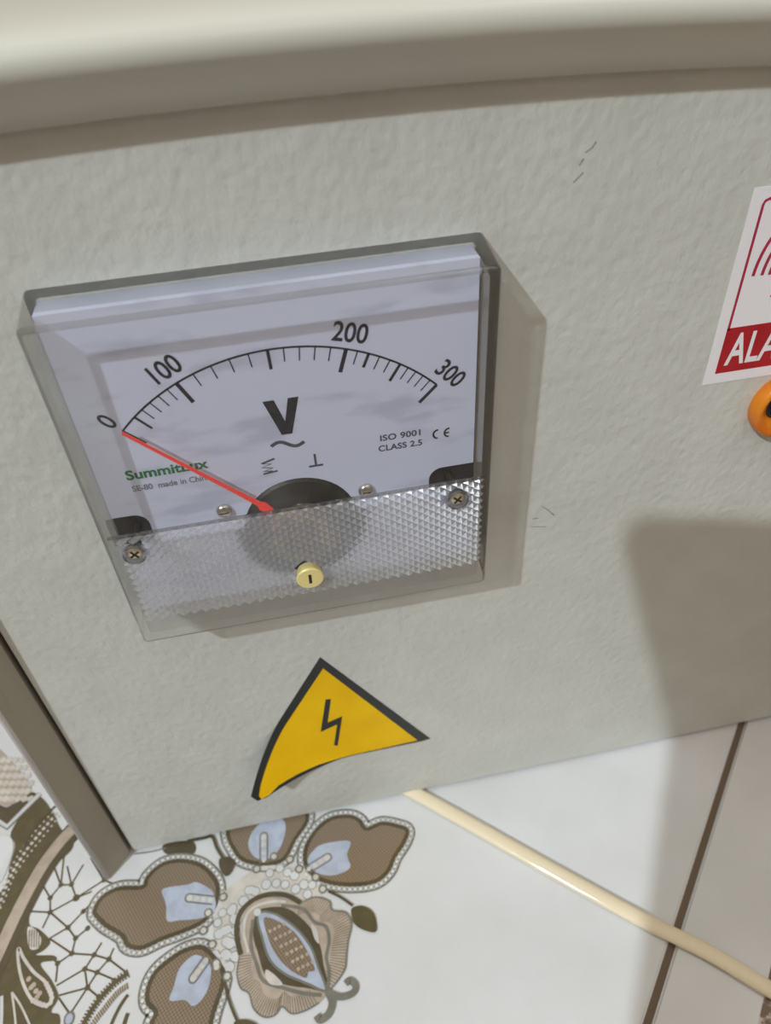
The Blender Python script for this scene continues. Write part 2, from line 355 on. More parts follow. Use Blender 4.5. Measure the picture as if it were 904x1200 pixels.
fill(CC, [(185, 470), (240, 448), (320, 455), (400, 520), (450, 600), (470, 700), (486, 800), (400, 790), (300, 775), (225, 740), (190, 640), (170, 560)], C_DARK, 11)
fill(CC, [(415, 520), (440, 540), (450, 600), (430, 580)], C_CREAM, 12); fill(CC, [(225, 712), (262, 735), (295, 775), (250, 776), (225, 750)], C_CREAM, 12)
bud = fill(CC, [(190, 478), (255, 474), (345, 530), (412, 612), (446, 700), (478, 800), (400, 772), (300, 728), (240, 668), (208, 575)], C_BLUE, 13)
stroke3(bud, .7, C_GREY, 14, True)
fill(CC, [(218, 492), (285, 512), (352, 562), (402, 640), (432, 712), (405, 722), (392, 748), (320, 708), (262, 640), (228, 560)], C_TAUPE, 14)
for i in range(6):
    for j in range(4):
        p = fl(CC, [(262 + i * 24 + j * 20 - 20, 545 + i * 32 - j * 10 + 5)])[0]; dot3(p, .55, C_TAN, 15, 8)
stroke(CC, [(118, 650), (100, 560), (112, 480), (160, 425), (230, 395), (310, 398), (372, 430)], 1.5, C_DARK, 13)
stroke(CC, [(150, 640), (132, 560), (140, 490), (180, 445), (250, 425), (310, 425)], .9, C_CREAM, 13)
dot3(fl(CC, [(188, 470)])[0], 1.2, C_WHITE, 15)
stroke(CC, [(482, 808), (540, 828), (592, 812), (604, 780), (580, 758), (562, 772)], 1.9, C_GREY, 13)
stroke(CC, [(485, 800), (505, 850), (490, 900), (455, 925), (440, 905)], 2.1, C_GREY, 13)
stroke(CC, [(488, 380), (545, 408), (592, 442)], .8, C_DARK, 12); fill(CC, [(588, 452), (630, 442), (672, 462), (690, 500), (690, 552), (640, 545), (600, 520), (588, 488)], C_OLIVE, 12)
stroke(CC, [(50, 765), (62, 820), (82, 880), (112, 945), (150, 1000)], .8, C_OLIVE, 12); fill(CC, [(90, 935), (150, 925), (200, 960), (170, 1010), (110, 1000)], C_OLIVE, 12)
stroke(CB, [(560, 200), (640, 185), (685, 178), (710, 235), (745, 292)], 1.1, C_DARK, 12); fill(CB, [(722, 290), (765, 280), (800, 305), (785, 352), (755, 378), (725, 340)], C_DARK, 13)
fill(CB, [(440, 215), (560, 195), (600, 215), (590, 262), (520, 262), (450, 262)], C_DARK, 2)
stroke(CB, [(290, 262), (380, 250), (450, 232)], .5, C_GREY, 2)
# web of thread on the left
nd = {1: (355, 195), 2: (430, 105), 3: (505, 100), 4: (540, 195), 5: (355, 297), 6: (480, 405), 7: (535, 480), 8: (508, 588), 9: (665, 598), 10: (770, 628), 11: (600, 697), 12: (687, 722), 13: (618, 830), 14: (408, 658), 15: (590, 290), 16: (620, 410), 17: (735, 70)}
for a, c in ((2, (385, -20)), (2, 3), (3, (475, -30)), (3, 4), (1, 2), (1, (305, 110)), (1, 5), (5, (210, 290)), (5, 4), (5, 6), (5, (300, 410)), (6, 15), (6, 7), (6, (350, 482)), (7, 16), (7, 8), ((350, 482), 8), (8, 14), (8, 9), (9, (720, 510)), (9, 10), (10, (805, 550)), (10, (890, 720)), (9, 11), (11, (400, 815)), (11, 12), (12, 10), (12, (825, 780)), (12, 13), (11, 13), (13, (415, 885)), (13, (710, 905)), (13, (500, 1010)), ((415, 900), (490, 1010)), (14, (395, 790)), (14, (385, 635)), (4, 17), (17, (800, 0)), (17, (840, 110)), (4, (650, 150)), (3, (590, -40)), (15, (660, 220)), (2, (455, -120)), (17, (640, -90))):
    A = nd.get(a, a) if isinstance(a, int) else a; Cq = nd[c] if isinstance(c, int) else c
    P = fl(CD, [A, Cq]); stroke3(P, .55, C_OLIVE, 1)
for k, p in nd.items(): dot3(fl(CD, [p])[0], .85 if k != 4 else 1.15, C_OLIVE, 2)
q = fl(CD, [(490, 1050)])[0]; dot3(q, 1.6, C_GREY, 3, 14, 1.3); dot3(q, 1.05, C_BLUE, 4, 14, 1.3)
# toothed band
bd = crom(fl(CD, [(905, 730), (830, 780), (740, 868), (660, 970), (590, 1090), (520, 1230)]), 8); stroke3(bd, 1.3, C_OLIVE, 3)
for p, t in walk(bd, .9): s = Vector((t.y, -t.x, 0)); stroke3([p - s * .0013, p + s * .0013], .4, C_OLIVE, 3)
bd2 = crom(fl(CD, [(905, 815), (830, 870), (740, 980), (660, 1085), (620, 1200)]), 8); stroke3(bd2, 1.5, C_TAN, 3)
for p, t in walk(bd2, .7): s = Vector((t.y, -t.x, 0)); stroke3([p - s * .0009 + t * .0004, p + s * .0009], .25, C_DARK, 4)
bd3 = crom(fl(CD, [(905, 880), (850, 960), (790, 1085), (760, 1200)]), 8); stroke3(bd3, 1.0, C_OLIVE, 3)
bd4 = crom(fl(CD, [(905, 1010), (880, 1085), (860, 1200)]), 6); stroke3(bd4, 1.2, C_OLIVE, 3)
# big scroll on the left
fill(CA, [(150, 262), (215, 318), (250, 390), (305, 462), (235, 540), (172, 622), (130, 720), (122, 790), (160, 808), (208, 858), (182, 896), (150, 916), (222, 918), (232, 938), (168, 952), (215, 1022), (242, 1090), (212, 1150), (246, 1165), (235, 1230), (120, 1300), (-200, 1300), (-200, 700), (0, 655), (42, 540), (62, 460), (48, 402)], C_OLIVE, 3)
fill(CA, [(-100, 240), (0, 295), (40, 300), (110, 245), (150, 262), (40, 380), (0, 355), (-100, 300)], C_DARK, 4)
fill(CA, [(-150, -40), (-30, 40), (60, 130), (128, 215), (105, 262), (40, 296), (0, 292), (-150, 230)], C_TAN, 4)
for i in range(7):
    for j in range(6):
        p = fl(CA, [(-40 + i * 26 + (j % 2) * 12, 110 + j * 32)])[0]; dot3(p, 1.25, C_CREAM, 5, 8)
stroke(CA, [(165, 250), (30, 388), (-60, 330)], 2.2, C_GREY, 5, smooth=False); stroke(CA, [(165, 250), (30, 384), (-60, 326)], 1.6, C_WHITE, 6, smooth=False)
stroke(CA, [(310, 395), (255, 460), (185, 555), (120, 670), (60, 790), (0, 920), (-60, 1050)], 7.0, C_DARK, 5)
stroke(CA, [(300, 395), (245, 455), (175, 550), (110, 665), (50, 785), (-10, 915), (-70, 1040)], 4.0, C_TAN, 6)
for off in (0, 14, -14):
    for p, t in walk(crom(fl(CA, [(232 + off, 335 + off * .6), (160 + off, 420 + off), (95 + off, 505 + off * .7), (45 + off, 590), (5 + off, 690), (-40, 800)]), 6), 1.9): dot3(p, .62 if off == 0 else .38, C_CREAM, 6, 8)
stroke(CA, [(230, 300), (160, 370), (100, 470)], .8, C_DARK, 6)
for p, t in walk(crom(fl(CA, [(80, 700), (30, 830), (-10, 930)]), 6), 1.3): dot3(p, .4, C_TAN, 6, 8)
fill(CA, [(118, 800), (150, 812), (172, 850), (160, 888), (128, 892), (115, 850)], C_CREAM, 6)
for k in range(5): stroke(CA, [(124 + k * 10, 812), (122 + k * 10, 885)], .28, C_OLIVE, 7)
td = fl(CA, [(78, 888), (78, 950), (98, 1035), (138, 1105), (195, 1125), (216, 1090), (190, 1030), (140, 985), (100, 930)])
stroke3(crom(td, 6, True), .9, C_CREAM, 6, True)
for p, t in walk(crom([td[3], td[4], td[5], td[6]], 6), 1.2): dot3(p, .75, C_CREAM, 7, 8)
for p in ((140, 1040), (150, 1065), (165, 1075), (130, 1050), (155, 1090), (120, 1015)): dot3(fl(CA, [p])[0], .8, C_TAN, 6, 8)
stroke(CA, [(50, 1070), (60, 1140), (70, 1240)], .6, C_CREAM, 6); stroke(CA, [(50, 1070), (90, 1130), (140, 1240)], .6, C_CREAM, 6)
stroke(CA, [(8, 1085), (8, 1150), (4, 1240)], 1.0, C_WHITE, 6)
fill(CA, [(-60, 420), (0, 420), (45, 430), (55, 480), (30, 560), (0, 620), (-60, 640)], C_WHITE, 5)
fp = link('floral_print', PB, inks, floor_o, recalc=False); tag(fp, 'brown, grey and pale blue lace flower printed on the tile')
# marbled border print at the right; unseen areas in front added to cut bounce
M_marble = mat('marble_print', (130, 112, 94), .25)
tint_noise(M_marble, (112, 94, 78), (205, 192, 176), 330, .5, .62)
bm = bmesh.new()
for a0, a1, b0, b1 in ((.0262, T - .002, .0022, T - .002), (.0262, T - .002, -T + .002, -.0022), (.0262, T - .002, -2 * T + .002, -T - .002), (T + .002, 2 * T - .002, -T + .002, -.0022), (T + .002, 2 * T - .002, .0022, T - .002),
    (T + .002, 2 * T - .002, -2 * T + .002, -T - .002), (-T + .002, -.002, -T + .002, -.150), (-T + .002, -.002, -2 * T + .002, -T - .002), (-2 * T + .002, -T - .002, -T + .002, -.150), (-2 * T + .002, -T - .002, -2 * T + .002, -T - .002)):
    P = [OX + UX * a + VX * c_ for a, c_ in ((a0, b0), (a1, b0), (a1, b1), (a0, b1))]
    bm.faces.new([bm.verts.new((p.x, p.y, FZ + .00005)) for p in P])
tag(link('marbled_print_and_bounce_cut', bm, M_marble, floor_o, recalc=False), 'brown marbled border printed on the tiles, with unseen brown areas added to cut bounced light', kind='stuff')

# ------------------------------------------------------------ cream cord on the floor along the joint
M_cord = mat('cream_cord', (234, 220, 190), .12); bump_noise(M_cord, 160, .0003, .5)
bm = bmesh.new()
cp = [onZ(u, v, FZ + .0011) for u, v in ((430, 898), (490, 931), (560, 970), (650, 1021), (750, 1076), (830, 1116), (904, 1160), (1010, 1222), (1150, 1300))]
tube(bm, crom(cp, 6), .0025, 14, .5)
tag(link('floor_cord', bm, M_cord, smooth=True), 'thin glossy cream cord lying across the white tiles under the cabinet', 'cord')

# ------------------------------------------------------------ cabinet
cab = empty('metal_cabinet', (.08, .12, ZF)); tag(cab, 'pale grey powder-coated metal cabinet standing on the tiles under a rounded lid', 'cabinet')
XL = -.0352; XR = .330
bm = bmesh.new(); box(bm, XL, XR, 0, .0016, ZF, .112, bev=.0007)
link('front_panel', bm, M_panel, cab)
bm = bmesh.new()                                            # left side wall with its turned-out lip
zt = .1105
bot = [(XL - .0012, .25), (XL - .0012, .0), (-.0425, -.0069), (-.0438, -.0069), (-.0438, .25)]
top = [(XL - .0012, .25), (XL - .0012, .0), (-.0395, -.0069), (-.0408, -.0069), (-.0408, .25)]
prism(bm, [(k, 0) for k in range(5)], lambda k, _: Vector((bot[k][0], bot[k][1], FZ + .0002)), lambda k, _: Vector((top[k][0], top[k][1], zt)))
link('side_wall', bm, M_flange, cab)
bm = bmesh.new()                                            # bright rim along the lip
tube(bm, [Vector((-.0432, -.0071, FZ + .0010)), Vector((-.0417, -.0071, 0)), Vector((-.0402, -.0071, zt))], .0008, 10)
link('lip_rim', bm, M_rim, cab, smooth=True)
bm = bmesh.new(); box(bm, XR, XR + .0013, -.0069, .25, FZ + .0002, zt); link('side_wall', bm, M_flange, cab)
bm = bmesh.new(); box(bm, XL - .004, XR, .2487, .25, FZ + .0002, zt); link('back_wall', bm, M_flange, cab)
def sag(x): return -.0006 * ((x - .045) / .040) ** 2 if x < .14 else -.0006 * (.095 / .04) ** 2
prof = [(.255, .1040), (-.0010, .1040), (-.0018, .1042)]
prof += [(-.0062 - .003 * math.cos(t), .1132 + .003 * math.sin(t)) for t in [math.radians(a) for a in range(-42, 75, 9)]]
prof += [(-.004, .11675), (0, .11725), (.006, .1178), (.02, .1184), (.06, .1188), (.255, .1190)]
bm = bmesh.new(); xs = [-.060 + i * .010 for i in range(41)]; rg = []
for x in xs: rg.append([bm.verts.new((x, y, z + sag(x))) for y, z in prof])
for a, c_ in zip(rg, rg[1:]):
    for k in range(len(prof)): bm.faces.new((a[k], a[(k + 1) % len(prof)], c_[(k + 1) % len(prof)], c_[k]))
bm.faces.new(rg[0]); bm.faces.new(rg[-1][::-1])
lid = link('lid', bm, M_lid, cab, smooth=True)
for p_ in lid.data.polygons: p_.use_smooth = p_.normal.z > -.75
# scuffs on the paint
M_scuff = mat('scuff', (150, 142, 128), .8); tint_noise(M_scuff, (140, 132, 118), (176, 170, 158), 700)
bm = bmesh.new()
def scuff(pts, wd):
    P = [onY(u, v) for u, v in pts]; strokeY(bm, [(p.x / MM, p.z / MM) for p in P], wd, -.00006)
for pts, wd in (([(699, 166), (694, 173), (686, 179)], .28), ([(684, 186), (679, 194)], .35), ([(684, 202), (672, 214)], .25), ([(635, 593), (643, 598), (650, 604)], .3), ([(624, 608), (631, 607)], .3), ([(622, 617), (640, 617)], .2)):
    scuff(pts, wd)
tag(link('paint_scuff', bm, M_scuff, cab, recalc=False), 'small grey scuffs in the paint', kind='stuff')

# ------------------------------------------------------------ voltmeter
H = 78.4; D = 13.9; W = 80.0
vm = empty('panel_voltmeter', (.04, 0, 0)); tag(vm, 'square clear-fronted analogue voltmeter with red needle on the cabinet front', 'voltmeter')
YP = -.006
# black base behind the dial
bm = bmesh.new(); plateY(bm, [(.9, 2.6), (79.0, 2.6), (79.0, 76.0), (.9, 76.0)], 0, -.0046); link('base', bm, M_dark, vm)
# dial plate with notched lower corners and an opening for the movement
def arc(cx, cz, r, a0, a1, n=10, rz=None):
    rz = rz or r
    return [(cx + r * math.cos(math.radians(a0 + (a1 - a0) * k / n)), cz + rz * math.sin(math.radians(a0 + (a1 - a0) * k / n))) for k in range(n + 1)]
CX, CZ = 39.6, 21.6
bm = bmesh.new()
hole = arc(CX, CZ, 14.6, 0, -180, 24, 17.0)[::-1]             # lower half, left to right
hole = [(CX - 14.6, CZ)] + hole[1:-1] + [(CX + 14.6, CZ)]
up = arc(CX, CZ, 12.4, 180, 0, 24)
outer_top = [(8.2, 22.5)] + [(8.2, 28.2)] + arc(5.2, 28.2, 3.0, 0, 90, 6)[1:] + [(1.1, 31.2), (1.1, 76.8), (78.4, 76.8), (78.4, 30.6)] + arc(71.4, 27.6, 3.0, 90, 180, 6) + [(68.4, 22.5)]
plateY(bm, [(p[0], p[1]) for p in (outer_top + [(CX + 12.4, 22.5)] + [p for p in up[::-1] if p[1] > 22.6] + [(CX - 12.4, 22.5)])], -.0046, YP)
plateY(bm, [(1.1, 22.5)] + [(1.1, 3.0), (78.4, 3.0), (78.4, 22.5), (CX + 14.6, 22.5)] + [(p[0], p[1]) for p in hole[::-1]] + [(CX - 14.6, 22.5)], -.0046, YP)
dial = link('dial_plate', bm, M_dial, vm)
bm = bmesh.new(); box(bm, .0011, .0784, -.0046, -.0004, .0760, .0768); link('dial_skirt', bm, M_skirt, vm)  # strip added where the dial would show refracted through the top wall
# the movement seen in the opening
bm = bmesh.new(); lathe(bm, CX, CZ, [(12.2, 0), (12.2, 1.2), (11.6, 1.7), (8, 2.2), (5.0, 2.4), (4.2, 1.4), (0, 1.4)], 40, y0=-.0046)
mv = link('movement', bm, M_dome, vm, smooth=False)
bm = bmesh.new(); lathe(bm, CX, CZ - 2, [(8.2, 0), (8.2, 1.5), (6.4, 2.6), (3.0, 2.6), (2.0, 3.2), (0, 3.2)], 28, y0=-.0062); link('coil', bm, M_copper, mv)
for dx, dz in ((-4.8, 2.2), (5.4, 1.6), (0, 5.6), (8.4, 4.0)):
    bm = bmesh.new(); lathe(bm, CX + dx, CZ + dz, [(.7, 0), (.7, .8), (.35, 1.2), (0, 1.25)], 12, y0=-.0064); link('pivot_pin', bm, M_chrome, mv, smooth=True)
# scale
def pol(a, r): return (CX + r * math.cos(math.radians(a)), CZ + r * math.sin(math.radians(a)))
R0 = 43.05; YI = YP - .00003
bm = bmesh.new(); strokeY(bm, [pol(135.2 - k * (135.2 - 44.5) / 60, R0) for k in range(61)], .42, YI); link('scale_arc', bm, M_ink, dial, recalc=False)
key = {0: 135.2, 50: 129.9, 100: 115.4, 150: 91.4, 200: 71.9, 250: 56.9, 300: 44.5}
def sa(v):
    ks = sorted(key)
    if 200 <= v <= 250:
        t = (v - 200) / 50; return 71.9 - 15 * t - 0 * t
    for a, c_ in zip(ks, ks[1:]):
        if a <= v <= c_: return key[a] + (key[c_] - key[a]) * (v - a) / (c_ - a)
for v in [0] + list(range(50, 301, 10)):
    L_, wd = {0: (5, .62), 50: (4.0, .52), 100: (5.0, .8), 150: (4.1, .62), 200: (5.0, .8), 220: (3.1, .6), 250: (4.1, .62), 300: (5.1, .7)}.get(v, (2.9, .26))
    bm = bmesh.new(); a = sa(v); strokeY(bm, [pol(a, R0), pol(a, R0 - L_)], wd, YI); link('scale_tick', bm, M_ink, dial, recalc=False)
text('numeral', '0', 3.7, M_ink, dial, 6.9, 54.6, YI, math.radians(42), .82, .016)
text('numeral', '100', 3.9, M_ink, dial, *pol(115.2, 46.6), YI, math.radians(26), .82, .016)
text('numeral', '200', 3.9, M_ink, dial, *pol(71.9, 46.5), YI, math.radians(-15), .82, .016)
text('numeral', '300', 3.7, M_ink, dial, *pol(43.9, 46.6), YI, math.radians(-46), .82, .016)
bm = bmesh.new()                                            # the V
plateY(bm, [(35.9, 53.8), (38.1, 53.8), (39.6, 48.6), (40.8, 53.8), (42.9, 53.8), (40.6, 45.5), (38.5, 45.5)], YP, YI); link('volt_letter', bm, M_ink, dial)
bm = bmesh.new(); strokeY(bm, [(36.0 + 6.7 * k / 20, 43.1 + .75 * math.sin(2 * math.pi * k / 20) ) for k in range(21)], .8, YI); link('tilde_mark', bm, M_inkgrey, dial, recalc=False)
bm = bmesh.new()
zg = [(36.2, 40.0), (33.4, 39.2), (35.3, 38.8), (33.4, 38.2), (35.5, 37.7), (33.6, 37.1), (35.3, 36.9)]
strokeY(bm, zg, .5, YI); strokeY(bm, [(33.4, 36.5), (36.4, 36.8)], .42, YI - .00002); link('coil_mark', bm, M_inkgrey, dial, recalc=False)
bm = bmesh.new(); strokeY(bm, [(44.4, 39.6), (44.4, 36.6)], .5, YI); strokeY(bm, [(42.9, 36.55), (45.9, 36.55)], .5, YI - .00001); link('upright_mark', bm, M_inkgrey, dial, recalc=False)
text('print_line', 'ISO 9001', 1.45, M_inkgrey, dial, 62.5, 40.9, YI, 0, 1.10, .024, space=1.05)
text('print_line', 'CLASS 2.5', 1.45, M_inkgrey, dial, 62.4, 38.3, YI, 0, 1.02, .024, space=1.05)
bm = bmesh.new()
for cx_ in (70.5, 72.9):
    strokeY(bm, [(cx_ + 1.0 * math.cos(math.radians(a)), 39.7 + 1.05 * math.sin(math.radians(a))) for a in range(85, 276, 15)], .42, YI)
strokeY(bm, [(71.95, 39.7), (72.9, 39.7)], .38, YI); link('conformity_mark', bm, M_ink, dial, recalc=False)
text('maker_name', 'SummitLux', 2.25, M_green, dial, 14.9, 41.5, YI, 0, 1.10, .03)
text('print_line', 'SE-80  made in China', 1.4, M_inkpale, dial, 14.9, 38.0, YI, 0, .90, .018)
# smears of dust on the plate
M_dust = clear('dust_smear', (.90, .90, .90), .02, .12, (.35, .35, .37), .5)
# needle
na = onY(143, 508, -.0085); nb = onY(304, 591, -.0085); nc = onY(318, 600, -.0085)
d = (nb - na).normalized(); s = Vector((-d.z, 0, d.x))
bm = bmesh.new()
def q4(P, w_, t=.0003):
    a = []; c_ = []
    for p, k in zip(P, w_):
        a += [p + s * k]; c_ += [p - s * k]
    pts = a + c_[::-1]
    f0 = [bm.verts.new(p) for p in pts]; f1 = [bm.verts.new(p + Vector((0, t, 0))) for p in pts]
    bm.faces.new(f0); bm.faces.new(f1[::-1])
    for i in range(len(pts)): j = (i + 1) % len(pts); bm.faces.new((f0[j], f0[i], f1[i], f1[j]))
q4([na, na + (nb - na) * .8, nb, nb + (nc - nb) * .3, nc], [.00028, .00042, .0006, .0011, .0009])
ndl = link('needle', bm, M_red, vm); tag(ndl, 'red needle resting at 0')
# screws of the dial
def phillips(cx, cz, r, y0, slot, name, ms, parent, hgt=.9):
    bm = bmesh.new(); lathe(bm, cx, cz, [(r, 0), (r, .25 * hgt), (r * .86, .68 * hgt), (r * .5, .95 * hgt), (0, hgt)], 28, y0=y0)
    o = link(name, bm, ms, parent, smooth=True)
    bm = bmesh.new(); y1 = y0 - (hgt + .03) * MM
    for aa in (slot, slot + 90):
        c_, s_ = math.cos(math.radians(aa)), math.sin(math.radians(aa)); u = r * .62; k = r * .13
        pts = [(cx + u * c_ - k * s_, cz + u * s_ + k * c_), (cx + u * c_ + k * s_, cz + u * s_ - k * c_), (cx - u * c_ + k * s_, cz - u * s_ - k * c_), (cx - u * c_ - k * s_, cz - u * s_ + k * c_)]
        plateY(bm, pts, y1, y0 - .7 * hgt * MM)
    link('cross_slot', bm, M_slot, o); return o
for u, v, sl in ((263, 598, 20), (429, 574, 10)):
    p = onY(u, v, YP); bm = bmesh.new(); lathe(bm, p.x / MM, p.z / MM, [(1.75, 0), (1.7, .4), (1.4, .85), (.8, 1.1), (0, 1.2)], 28, y0=YP); dsc = link('dial_screw', bm, M_chrome, vm, smooth=True)
    bm = bmesh.new(); box(bm, p.x - .0009, p.x + .0009, YP - .00123, YP - .0009, p.z - .00011, p.z + .00011); link('slot', bm, M_slot, dsc)
# clear cover: drafted box with thick walls
t_ = 1.7; g_ = .9; zs0, zs1 = 6.4, 31.6
bm = bmesh.new()
def rrect(x0, x1, z0, z1, r, n=4):
    P = []
    for cx_, cz_, a0 in ((x1 - r, z1 - r, 0), (x0 + r, z1 - r, 90), (x0 + r, z0 + r, 180), (x1 - r, z0 + r, 270)):
        P += [(cx_ + r * math.cos(math.radians(a0 + 90 * k / n)), cz_ + r * math.sin(math.radians(a0 + 90 * k / n))) for k in range(n + 1)]
    return P
def ring(P, y): return [bm.verts.new((x * MM, -y * MM, z * MM)) for x, z in P]
def skin(a, c_, mi):
    for i in range(len(a)):
        j = (i + 1) % len(a); f = bm.faces.new((a[i], a[j], c_[j], c_[i])); f.material_index = mi
o0 = ring(rrect(-g_, W + g_, -.4, H + .5, 1.3), 0); re_ = .9
RR = []
for k in range(6):
    a = math.radians(18 * k); e = re_ * (1 - math.cos(a)); RR.append(ring(rrect(e, W - e, e, H - e, 1.1 - .9 * e), D - re_ + re_ * math.sin(a)))
i0 = ring(rrect(-g_ + t_, W + g_ - t_, -.4 + t_, H + .5 - t_, .8), 0); i1 = ring(rrect(t_, W - t_, t_, H - t_, .8), D - 1.5)
skin(o0, RR[0], 0)
for a, c_ in zip(RR, RR[1:]): skin(a, c_, 1)
skin(o0, i0, 1); skin(i0, i1, 0)
for f in bm.faces:                                          # one plastic; right and lower walls pass less light to darken the cast shadow
    f.normal_update()
    if f.material_index == 0 and (abs(f.normal.z) > .7 and f.calc_center_median().z > .05): f.material_index = 2
    elif f.material_index == 0 and abs(f.normal.x) > .7 and f.calc_center_median().x < .04: f.material_index = 3
cw = link('cover_wall', bm, [M_wall_dim, M_edge, M_clear, M_side], vm)
for p_ in cw.data.polygons: p_.use_smooth = p_.material_index == 1 and p_.center.y < -.005
# front window, upper clear part and the smooth strip at the bottom
bm = bmesh.new(); a_ = ring([(.9, zs1), (W - .9, zs1), (W - .9, H - .9), (.9, H - .9)], D); c2 = ring([(t_, zs1), (W - t_, zs1), (W - t_, H - t_), (t_, H - t_)], D - 1.5)
bm.faces.new(a_); bm.faces.new(c2[::-1]); link('window', bm, M_clear, vm)
bm = bmesh.new(); a_ = ring([(.9, .9), (W - .9, .9), (W - .9, zs0), (.9, zs0)], D); c2 = ring([(t_, t_), (W - t_, t_), (W - t_, zs0), (t_, zs0)], D - 1.5)
bm.faces.new(a_); bm.faces.new(c2[::-1]); link('lower_strip', bm, M_clear, vm)
# prismatic band: rows of little pyramids inside the window, diamonds standing on their points
SCR = [(onY(158, 648, -.0128), 35), (onY(536, 584, -.0128), 50)]
bm = bmesh.new(); a_ = ring([(.8, zs0), (W - .8, zs0), (W - .9, zs1), (.9, zs1)], D); bm.faces.new(a_).material_index = 1
px_, pz_ = 2.45, 1.95; brx, brz = 39.3, 12.6
nx = int(W / px_) + 1; nz = int((zs1 - zs0) / pz_ * 2) + 1
for j in range(-1, nz + 1):
    for i in range(-1, nx + 1):
        cx_ = i * px_ + (px_ / 2 if j % 2 else 0) + .6; cz_ = zs0 + j * pz_ / 2
        if cx_ - px_ / 2 < .75 or cx_ + px_ / 2 > W - .6 or cz_ - pz_ / 2 < zs0 - 1.0 or cz_ + pz_ / 2 > zs1 + 1.0: continue
        if any(math.hypot(cx_ - p.x / MM, cz_ - p.z / MM) < 2.9 for p, _ in SCR) or math.hypot(cx_ - brx, cz_ - brz) < 2.8: continue
        K = [(cx_ - px_ / 2, cz_), (cx_, max(cz_ - pz_ / 2, zs0)), (cx_ + px_ / 2, cz_), (cx_, min(cz_ + pz_ / 2, zs1))]
        vs = [bm.verts.new((x * MM, -(D - 1.5) * MM, z * MM)) for x, z in K]; ap = bm.verts.new((cx_ * MM, -(D - .55) * MM, cz_ * MM))
        for k in range(4): bm.faces.new((vs[k], vs[(k + 1) % 4], ap)).material_index = (2, 2, 0, 0)[k]
pb = link('prism_band', bm, [M_prism_bright, M_clear, M_prism_dim], vm, recalc=False); tag(pb, 'band of fine clear pyramids over the lower front', kind='stuff')
bm = bmesh.new()                                            # ledge at the band's upper edge
box(bm, .0009, .0791, -(D - .9) * MM, -(D - 1.7) * MM, (zs1 - .14) * MM, (zs1 + .14) * MM); link('band_ledge', bm, M_edge, vm)
# cover screws down in their sockets
for p, sl in SCR:
    bm = bmesh.new(); lathe(bm, p.x / MM, p.z / MM, [(2.5, 0), (2.35, 1.5), (2.05, 1.5), (2.0, 0)], 28, y0=-.0122); link('screw_socket', bm, M_edge, vm, smooth=False)
    sc = phillips(p.x / MM, p.z / MM, 1.75, -.0125, sl, 'cover_screw', M_nick, vm, .9)
    bm = bmesh.new(); lathe(bm, p.x / MM, p.z / MM, [(1.2, 0), (1.2, 7.8)], 14, y0=-.0047); link('screw_shank', bm, M_dome, sc)
# brass zero adjuster
bm = bmesh.new(); lathe(bm, brx, brz, [(2.7, 0), (2.75, 1.9), (3.0, 2.0), (3.05, 2.35), (2.8, 2.6), (0, 2.62)], 36, y0=-(D - 1.6) * MM); ba = link('zero_adjuster', bm, M_brass, vm, smooth=False)
tag(ba, 'pale brass slotted zero adjuster')
bm = bmesh.new(); yb = -(D - 1.6 + 2.62) * MM; plateY(bm, [(brx - .36, brz - 1.35), (brx + .3, brz - 1.35), (brx + .36, brz + 1.35), (brx - .3, brz + 1.35)], yb - .00003, yb + .0002); link('slot', bm, M_slot, ba)
bm = bmesh.new(); lathe(bm, brx, brz, [(3.15, 0), (3.15, 1.8), (3.6, 1.8), (3.7, .2)], 32, y0=-(D - 1.5) * MM); link('adjuster_collar', bm, M_clear, vm)

# ------------------------------------------------------------ yellow warning sticker, its lower left corner peeling
M_yel = mat('sticker_yellow', (250, 200, 0), .5, spec=.15); tint_noise(M_yel, (244, 192, 0), (252, 203, 2), 60)
M_blk = mat('sticker_black', (24, 27, 27), .4); bump_noise(M_blk, 300, .00005, .3)
hp = Vector((46, -86.6)); hn = Vector((-.79, -.61)).normalized()
def curl(x, z, lift=0.0):
    dd = max(0, (Vector((x, z)) - hp).dot(hn)); h = .0112 * dd * dd; k = .0042 * dd * dd * .5
    return Vector(((x - hn.x * k) * MM, -(.12 + h + lift) * MM, (z - hn.y * k) * MM))
def curled(pts, lift, ms, name, parent, thick=.12, cuts=7):
    bm = bmesh.new(); f = bm.faces.new([bm.verts.new((x, 0, z)) for x, z in pts]); 
    # slice so that it can bend
    for k in range(1, 24):
        co = Vector((hp.x + hn.x * k * 1.25, 0, hp.y + hn.y * k * 1.25))
        bmesh.ops.bisect_plane(bm, geom=list(bm.verts) + list(bm.edges) + list(bm.faces), plane_co=co, plane_no=Vector((hn.x, 0, hn.y)))
    for v in bm.verts: v.co = curl(v.co.x, v.co.z, lift)
    if thick:
        r = bmesh.ops.extrude_face_region(bm, geom=list(bm.faces))
        for v in [g_ for g_ in r['geom'] if isinstance(g_, bmesh.types.BMVert)]: v.co.y += thick * MM * .8
    return link(name, bm, ms, parent)
stk = empty('warning_sticker', (.038, 0, -.085)); tag(stk, 'yellow and black triangular high-voltage sticker peeling at one corner, below the voltmeter', 'sticker')
curled([(38.3, -34.0), (68.9, -86.2), (66, -86.7), (39.5, -86.8), (30, -87.5), (20, -88.0), (13.5, -88.2), (10.6, -87.4), (9.0, -84.6)], 0, M_blk, 'border', stk)
yo = curled([(38.6, -39.0), (64.6, -85.5), (56, -85.9), (45, -86.25), (38, -86.3), (32, -86.0), (24, -86.2), (18, -86.6), (14.6, -87.9), (11.8, -87.6), (11.4, -86.0), (12.9, -82.6)], .05, M_yel, 'yellow_field', stk, 0)
